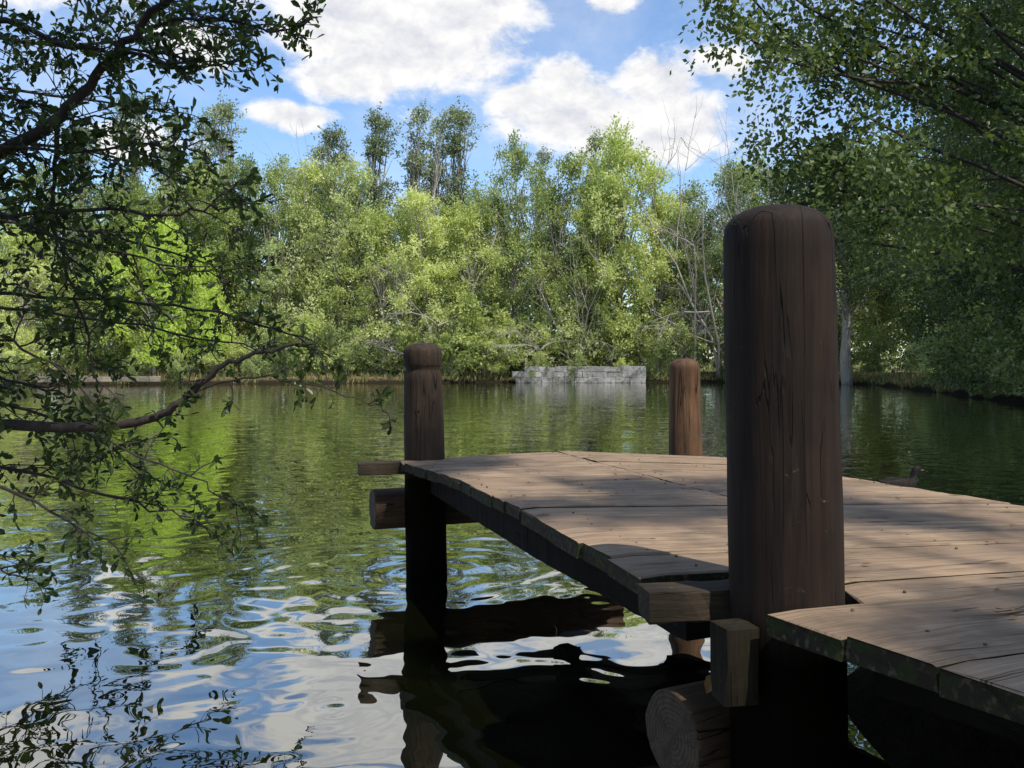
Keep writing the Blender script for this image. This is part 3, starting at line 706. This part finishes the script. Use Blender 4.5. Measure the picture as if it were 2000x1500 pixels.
def log_mesh(L, R, seed, seg=40):
    r = np.random.RandomState(seed); a = np.linspace(0, 2*math.pi, seg, endpoint=False); V = []; F = []
    xs = [0, .006]+list(np.linspace(.03, L-.006, max(6, int(L/.08))))+[L]
    fac = [.96]+[1]*(len(xs)-2)+[.96]
    for x, q in zip(xs, fac):
        rr_ = R*q*(1+.02*np.sin(2*a+x)+.015*np.sin(3*a+2+x*2)+.008*np.sin(9*a+x*3))
        V.append(np.stack([np.full(seg, x)+(r.randn(seg)*.0015), np.cos(a)*rr_, np.sin(a)*rr_], 1))
    V = np.vstack(V); m = len(xs)
    i = np.arange(m-1)[:, None]*seg; j = np.arange(seg)[None, :]; j2 = (j+1) % seg
    F = [tuple(q) for q in np.stack([i+j, i+seg+j, i+seg+j2, i+j2], -1).reshape(-1, 4)]
    V = [tuple(v) for v in V]+[(0.001, 0, 0), (L, 0, 0)]
    n0 = len(F)
    for q in range(seg):
        F.append((len(V)-2, q, (q+1) % seg)); F.append((len(V)-1, (m-1)*seg+(q+1) % seg, (m-1)*seg+q))
    me = bpy.data.meshes.new('support_log'); me.from_pydata(V, [], F); me.materials.append(M_LOG); me.materials.append(M_RING)
    for k, p in enumerate(me.polygons):
        if k >= n0: p.material_index = 1
        else: p.use_smooth = True
    return me
dadd('support_log', log_mesh(1.6, .118, 4), (-.83, 5.27, .37), (0, 0, math.radians(19)), 'round log beam with cut end showing rings')
dadd('support_log', log_mesh(.43, .116, 5), (.405, 2.25, .285), (0, 0, math.radians(27)), 'round log beam with cut end showing rings')

def beam_mesh(name, L, W, H, mat, seed, bev=.004, jit=.0012):
    r = np.random.RandomState(seed); n = max(4, int(L/.04)); V = []; F = []
    for i in range(n+1):
        x = L*i/n; s = bev if i in (0, n) else 0
        sec = [(-W/2+bev, 0), (W/2-bev, 0), (W/2, bev), (W/2, H-bev), (W/2-bev, H), (-W/2+bev, H), (-W/2, H-bev), (-W/2, bev)]
        for (y, z) in sec:
            V.append((x+r.randn()*.002, y*(1-s/W)+r.randn()*jit, (z-H/2)*(1-s/H)+r.randn()*jit))
    for i in range(n):
        for q in range(8): F.append((i*8+q, i*8+(q+1) % 8, (i+1)*8+(q+1) % 8, (i+1)*8+q))
    for o_, rev in ((0, True), (n*8, False)):
        for q in ((0, 1, 2, 7), (7, 2, 3, 6), (6, 3, 4, 5)):
            q = tuple(o_+k for k in q); F.append(q[::-1] if rev else q)
    return mesh_np(name, V, F, mat)
dadd('cross_beam', beam_mesh('cross_beam', .5, .11, .07, M_BEAM, 1), (-.885, 5.10, .632), (0, 0, math.radians(14)), 'squared beam end sticking out under the deck')
dadd('cross_beam', beam_mesh('cross_beam', .42, .105, .075, M_BEAM, 2, jit=.002), (.325, 2.185, .642), (0, 0, math.radians(8)), 'squared beam end beside the thick post')
dadd('bracing_block', beam_mesh('bracing_block', .175, .085, .085, M_MOSSY, 4, jit=.0025), (.515, 2.05, .455), (0, math.radians(-90), math.radians(12)), 'mossy upright wooden block under the beam')
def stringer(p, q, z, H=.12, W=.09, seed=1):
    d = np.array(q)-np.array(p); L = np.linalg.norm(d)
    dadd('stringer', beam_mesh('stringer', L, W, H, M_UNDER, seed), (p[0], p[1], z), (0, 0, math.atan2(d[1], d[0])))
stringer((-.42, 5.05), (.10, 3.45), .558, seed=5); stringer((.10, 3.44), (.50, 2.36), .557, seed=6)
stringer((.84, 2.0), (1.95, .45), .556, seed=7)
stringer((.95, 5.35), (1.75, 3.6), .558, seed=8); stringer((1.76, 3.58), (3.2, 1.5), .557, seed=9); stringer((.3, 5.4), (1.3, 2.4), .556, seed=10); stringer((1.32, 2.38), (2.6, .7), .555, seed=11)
nm = simple_mat('rusty_iron', (.03, .025, .022), (.10, .07, .05), 60, .5)
T = Tubes()
for (a, b, c, d) in planks:
    for t in (.08, .5, .92):
        for s in (.28, .72):
            if rd.rand() < .6:
                p = (np.array(a)*(1-t)+np.array(b)*t)*(1-s)+(np.array(d)*(1-t)+np.array(c)*t)*s+rd.randn(2)*.012
                T.add([(p[0], p[1], ZD-.01), (p[0], p[1], ZD+.0035)], .004, 7)
dadd('nails', T.mesh('nails', nm))['kind'] = 'stuff'
M_DRY = leaf_mat('dry_leaf', (.08, .04, .02), (.18, .09, .035), (.30, .20, .07), .1, .7)
n = 60; X = rd.uniform(.0, 2.3, n); Y = rd.uniform(1.7, 5.2, n)
ok = (X > np.interp(-Y, [-q[1] for q in Ledge], [q[0] for q in Ledge])+.05) & (X < 1.0+.35*(5.3-Y)) & ~((X < .85) & (Y < 2.45)); X = X[ok]; Y = Y[ok]; n = len(X)
L = rd.uniform(.012, .03, n)
v, F, k = leaf_geo(np.stack([X, Y, np.full(n, ZD+.006)], 1), unit(np.stack([rd.randn(n), rd.randn(n), rd.rand(n)*.25], 1)), unit(np.stack([rd.randn(n)*.3, rd.randn(n)*.3, np.ones(n)], 1)), L, L*.5, True)
o = add('fallen_leaves', mesh_np('fallen_leaves', v, F, M_DRY, {'shade': np.repeat(rd.rand(n), k)})); tag(o, 'small dry leaves scattered on the jetty planks', 'leaves', kind='stuff')
v, F, k = leaf_geo(np.array([[.490, 2.235, .400]]), np.array([[.25, -.2, .8]]), np.array([[-.6, -.8, .2]]), np.array([.06]), np.array([.035]), True)
o = add('dry_leaf', mesh_np('dry_leaf', v, F, M_DRY, {'shade': [.35]*6})); tag(o, 'curled brown dry leaf resting on the log', 'leaf')

# ------------------------------------------------------------------ duck
M_DUCK = simple_mat('duck_feathers', (.004, .003, .0025), (.014, .010, .007), 45, .7, .2)
M_WING = simple_mat('duck_wing', (.006, .0045, .0035), (.024, .018, .014), 60, .7, .2)
M_BEAK = simple_mat('duck_beak', (.08, .045, .012), (.06, .03, .01), 30, .4)
M_EYE = simple_mat('duck_eye', (.005, .005, .005), (.01, .01, .01), 30, .1)
def duck_body():
    path = [(-.27, .125, .004, .01), (-.24, .11, .018, .03), (-.18, .085, .045, .065), (-.09, .065, .07, .09), (.02, .058, .078, .10), (.10, .066, .072, .088), (.145, .095, .052, .06), (.163, .14, .036, .038), (.172, .185, .033, .033), (.186, .212, .040, .037), (.215, .222, .036, .033), (.238, .215, .022, .020), (.25, .208, .004, .006)]
    P = smooth_line(path, 2); T = np.gradient(P[:, :2], axis=0); T = unit(T); seg = 22; a = np.linspace(0, 2*math.pi, seg, endpoint=False); V = []
    for p, t in zip(P, T):
        nx_, nz_ = -t[1], t[0]
        V.append(np.stack([p[0]+np.cos(a)*p[2]*nx_, np.sin(a)*p[3], p[1]+np.cos(a)*p[2]*nz_], 1))
    V = np.vstack(V); m = len(P); i = np.arange(m-1)[:, None]*seg; j = np.arange(seg)[None, :]; j2 = (j+1) % seg
    return mesh_np('duck', V, np.stack([i+j, i+j2, i+seg+j2, i+seg+j], -1).reshape(-1, 4), M_DUCK, smooth=True)
def ellips(name, c, s, mat, rz=0, taper=0):
    a = np.linspace(0, 2*math.pi, 16, endpoint=False); b = np.linspace(-1, 1, 11); V = []
    for q in b:
        rr_ = math.sqrt(max(1-q*q, .0004))*(1-taper*q)
        V.append(np.stack([np.full(16, c[0]+q*s[0]), c[1]+np.cos(a)*rr_*s[1], c[2]+np.sin(a)*rr_*s[2]], 1))
    V = np.vstack(V); i = np.arange(10)[:, None]*16; j = np.arange(16)[None, :]; j2 = (j+1) % 16
    return mesh_np(name, V, np.stack([i+j, i+j2, i+16+j2, i+16+j], -1).reshape(-1, 4), mat, smooth=True)
dk = add('duck', duck_body(), None, (3.76, 8.6, 0), (0, 0, math.radians(12)), (.92, .92, .97))
for nm_, me in (('wing', ellips('wing', (-.06, .078, .085), (.15, .026, .05), M_WING, 0, -.3)), ('wing', ellips('wing', (-.06, -.078, .085), (.15, .026, .05), M_WING, 0, -.3)),
                ('beak', ellips('beak', (.268, 0, .205), (.032, .016, .009), M_BEAK)), ('eye', ellips('eye', (.216, .029, .229), (.006, .005, .006), M_EYE)), ('eye', ellips('eye', (.216, -.029, .229), (.006, .005, .006), M_EYE))):
    add(nm_, me, dk)
tag(dk, 'dark brown duck with raised head swimming beside the jetty', 'duck')

# ------------------------------------------------------------------ overhanging tree with modelled twigs
ot = bpy.data.objects.new('willow_tree', None); COL.objects.link(ot); ot.location = (-3.95, 4.3, 0)
tag(ot, 'tree with twisting branches and small dark leaves overhanging the pond', 'tree')
OO = np.array([-3.95, 4.3, 0])
T = Tubes(); r = np.random.RandomState(5)
LC = []; LD = []; LN = []; LL = []; LS = []
tk = smooth_line([(-3.95, 4.3, -.3), (-3.9, 4.3, .8), (-3.8, 4.25, 1.8), (-3.7, 4.4, 2.9), (-3.5, 4.5, 4.2), (-3.2, 4.6, 5.6)], 2)
T.add(tk-OO, np.linspace(.2, .07, len(tk)), 14)
def leaves_on(P, dens, start=.2, size=.05):
    seg = np.linalg.norm(np.diff(P, axis=0), axis=1); s = np.concatenate([[0], np.cumsum(seg)]); L = s[-1]
    n = max(3, int(L/dens)); ts = np.linspace(start*L, L, n)
    C = np.stack([np.interp(ts, s, P[:, q]) for q in range(3)], 1)
    Tn = unit(np.stack([np.interp(ts, s, np.gradient(P[:, q])) for q in range(3)], 1))
    D = unit(Tn*.8+unit(r.randn(n, 3))*.9+np.array([0, 0, .1])); Nn = unit(r.randn(n, 3)*.7+np.array([0, -.2, .6]))
    LC.append(C); LD.append(D); LN.append(Nn); LL.append(size*r.uniform(.6, 1.25, n)); LS.append(np.clip(r.rand()*.4+r.rand(n)*.5, 0, 1))
def twig(p, d, L, rad, lev, droop, dens, size):
    P = [p]; q = p.copy(); dd = d.copy(); n = 6
    for _ in range(n):
        dd = unit(dd+r.randn(3)*.17+np.array([0, 0, -droop])); q = q+dd*L/n
        if q[2] < .03: q[2] = .03+r.rand()*.02
        P.append(q.copy())
    P = np.array(P); T.add(P-OO, np.linspace(rad, max(rad*.3, .0010), n+1), 4)
    if lev == 0: leaves_on(P[2:], dens, .05, size); return
    leaves_on(P[4:] if dens > .017 else P[3:], dens, .1, size)
    for _ in range(r.randint(2, 5)):
        k = r.randint(1, n); twig(P[k], unit(dd*.7+r.randn(3)*.7), L*r.uniform(.35, .6), rad*.55, lev-1, droop, dens, size)
def limb(P, r0, r1, step=.1, L=(.22, .6), droop=.03, dens=.0145, size=.047, start=.25, sub=1):
    P = smooth_line(P, 2); P = P+r.randn(*P.shape)*.012*np.linspace(0, 1, len(P))[:, None]
    T.add(P-OO, np.linspace(r0, r1, len(P)), 8)
    seg = np.linalg.norm(np.diff(P, axis=0), axis=1); s = np.concatenate([[0], np.cumsum(seg)]); tot = s[-1]
    t = start*tot
    while t < tot:
        p = np.array([np.interp(t, s, P[:, q]) for q in range(3)]); tn = unit(np.array([np.interp(t, s, np.gradient(P[:, q])) for q in range(3)]))
        f = 1-.4*t/tot
        twig(p, unit(tn*.8+unit(r.randn(3))*1.0), r.uniform(*L)*f, .0042, sub, droop, dens, size)
        t += r.uniform(.5, 1.5)*step
    twig(P[-1], unit(P[-1]-P[-3]), r.uniform(*L)*.8, .004, sub, droop, dens, size)
limb([(-3.75, 4.3, 1.85), (-2.9, 4.1, 2.0), (-2.31, 4, 2.18), (-2.08, 4, 2.31), (-1.97, 4, 2.42), (-1.83, 4, 2.6), (-1.64, 4, 2.78), (-1.5, 4, 2.95)], .038, .013, .08, (.25, .5), start=.4)
limb([(-1.70, 4, 2.72), (-1.5, 4, 2.80), (-1.25, 4, 2.78), (-1.08, 4, 2.72), (-.98, 4, 2.74)], .009, .003, .045, (.12, .30), .02, start=.15)
limb([(-1.75, 4, 2.66), (-1.5, 4, 2.62), (-1.3, 4, 2.57), (-1.2, 4, 2.55)], .007, .002, .055, (.12, .28), .02, start=.15)
limb([(-2.05, 4, 2.33), (-2.06, 4, 2.1), (-2.08, 4, 1.95), (-2.02, 4, 1.66), (-1.94, 4, 1.42), (-1.9, 4, 1.2)], .012, .004, .06, (.15, .42), .06, start=.1)
limb([(-3.7, 4.4, 2.9), (-2.9, 4.2, 2.85), (-2.3, 4, 2.80), (-2.0, 4, 2.66), (-1.8, 3.9, 2.62), (-1.5, 3.9, 2.55)], .022, .005, .05, (.2, .5), start=.35)
limb([(-3.75, 4.3, 1.8), (-2.7, 3.9, 1.9), (-2.2, 3.8, 1.86), (-1.75, 3.8, 1.90), (-1.45, 3.8, 1.86), (-1.25, 3.8, 1.90)], .014, .004, .06, (.2, .42), .03, start=.35)
limb([(-2.2, 3.8, 1.88), (-1.9, 3.8, 1.75), (-1.6, 3.8, 1.70), (-1.3, 3.8, 1.62)], .008, .003, .08, (.2, .35), .05, .017, start=.15)
limb([(-3.8, 4.3, 1.5), (-2.7, 4.4, 1.6), (-2.1, 4.4, 1.55), (-1.6, 4.4, 1.52), (-1.2, 4.4, 1.42), (-.95, 4.4, 1.32)], .012, .003, .10, (.18, .40), .05, .018, start=.35)
limb([(-3.7, 4.3, 2.3), (-2.9, 3.9, 2.35), (-2.3, 3.9, 2.2), (-1.9, 3.9, 2.15), (-1.6, 3.9, 2.22), (-1.35, 3.9, 2.15)], .012, .003, .06, (.2, .42), .03, start=.35)
limb([(-3.85, 4.3, 1.05), (-3.0, 4.1, .98), (-2.31, 4, .955), (-1.85, 4, .945), (-1.62, 4, .975), (-1.50, 4, 1.05), (-1.41, 4, 1.154), (-1.29, 4, 1.235), (-1.155, 4, 1.28), (-.947, 4, 1.315)], .032, .006, .15, (.2, .36), .03, .018, start=.35)
limb([(-1.45, 4, 1.10), (-1.25, 4, 1.17), (-1.0, 4, 1.17), (-.78, 4, 1.10), (-.60, 4, 1.03)], .006, .0015, .16, (.10, .22), .04, .03, start=.2)
limb([(-1.9, 4, .94), (-1.7, 3.9, .85), (-1.45, 3.9, .76), (-1.30, 3.9, .66), (-1.2, 3.9, .6)], .006, .002, .10, (.15, .30), .08, .020, start=.1)
for P in ([(-3.7, 4.2, 1.4), (-2.8, 3.8, 1.45), (-2.35, 3.7, 1.40), (-2.05, 3.7, 1.30), (-1.85, 3.7, 1.2)],
          [(-3.8, 4.2, 2.5), (-2.9, 4.1, 2.55), (-2.4, 4.1, 2.50), (-2.1, 4.1, 2.40), (-1.8, 4.1, 2.35)],
          [(-3.8, 4.2, .95), (-2.8, 3.9, .80), (-2.2, 3.8, .72), (-1.9, 3.7, .60), (-1.7, 3.7, .50)],
          [(-3.6, 4.2, 1.25), (-2.8, 4.1, 1.25), (-2.35, 4.1, 1.18), (-2.05, 4.1, 1.08)],
          [(-3.4, 4.0, .85), (-2.7, 3.9, .62), (-2.35, 3.8, .45), (-2.15, 3.8, .33)],
          [(-3.4, 4.2, .9), (-2.7, 4.2, .80), (-2.2, 4.2, .70), (-1.8, 4.2, .58), (-1.5, 4.2, .48)]):
    limb(P, .012, .003, .075, (.2, .40), .07, .0160, start=.25)
for P, st in (([(-3.6, 4.5, 3.3), (-3.3, 5.3, 3.2), (-2.7, 5.5, 3.2), (-2.3, 5.5, 3.25), (-1.9, 5.4, 3.3), (-1.5, 5.3, 3.25)], .06),
          ([(-3.7, 4.4, 2.6), (-3.4, 5.2, 2.6), (-2.8, 5.6, 2.6), (-2.3, 5.6, 2.5), (-1.9, 5.5, 2.35)], .07),
          ([(-3.7, 4.4, 2.9), (-3.4, 5.2, 2.9), (-2.9, 5.5, 2.9), (-2.5, 5.5, 2.85), (-2.1, 5.5, 2.8)], .06),
          ([(-3.7, 4.4, 2.2), (-3.4, 5.2, 2.1), (-2.8, 5.6, 2.1), (-2.2, 5.6, 1.95), (-1.7, 5.5, 1.8)], .08),
          ([(-3.8, 4.4, 1.6), (-3.4, 5.2, 1.6), (-2.8, 5.4, 1.55), (-2.2, 5.5, 1.45), (-1.5, 5.4, 1.32)], .10),
          ([(-3.85, 4.4, 1.1), (-3.4, 5.1, 1.1), (-2.8, 5.3, .95), (-2.4, 5.3, .75), (-2.1, 5.2, .55)], .08),
          ([(-3.5, 4.5, 4.0), (-3.0, 5.0, 3.8), (-2.4, 5.0, 3.5), (-2.0, 5.0, 3.3), (-1.6, 5.0, 3.1)], .06)):
    limb(P, .014, .004, st, (.25, .55), .05, .0165, .05, start=.25)
v, F, k = leaf_geo(np.vstack(LC)-OO, np.vstack(LD), np.vstack(LN), np.concatenate(LL), np.concatenate(LL)*.50, True)
add('trunk', T.mesh('willow_trunk', M_BARKD), ot)
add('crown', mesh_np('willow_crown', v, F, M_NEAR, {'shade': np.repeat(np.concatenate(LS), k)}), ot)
print('near leaves', len(np.concatenate(LL)))
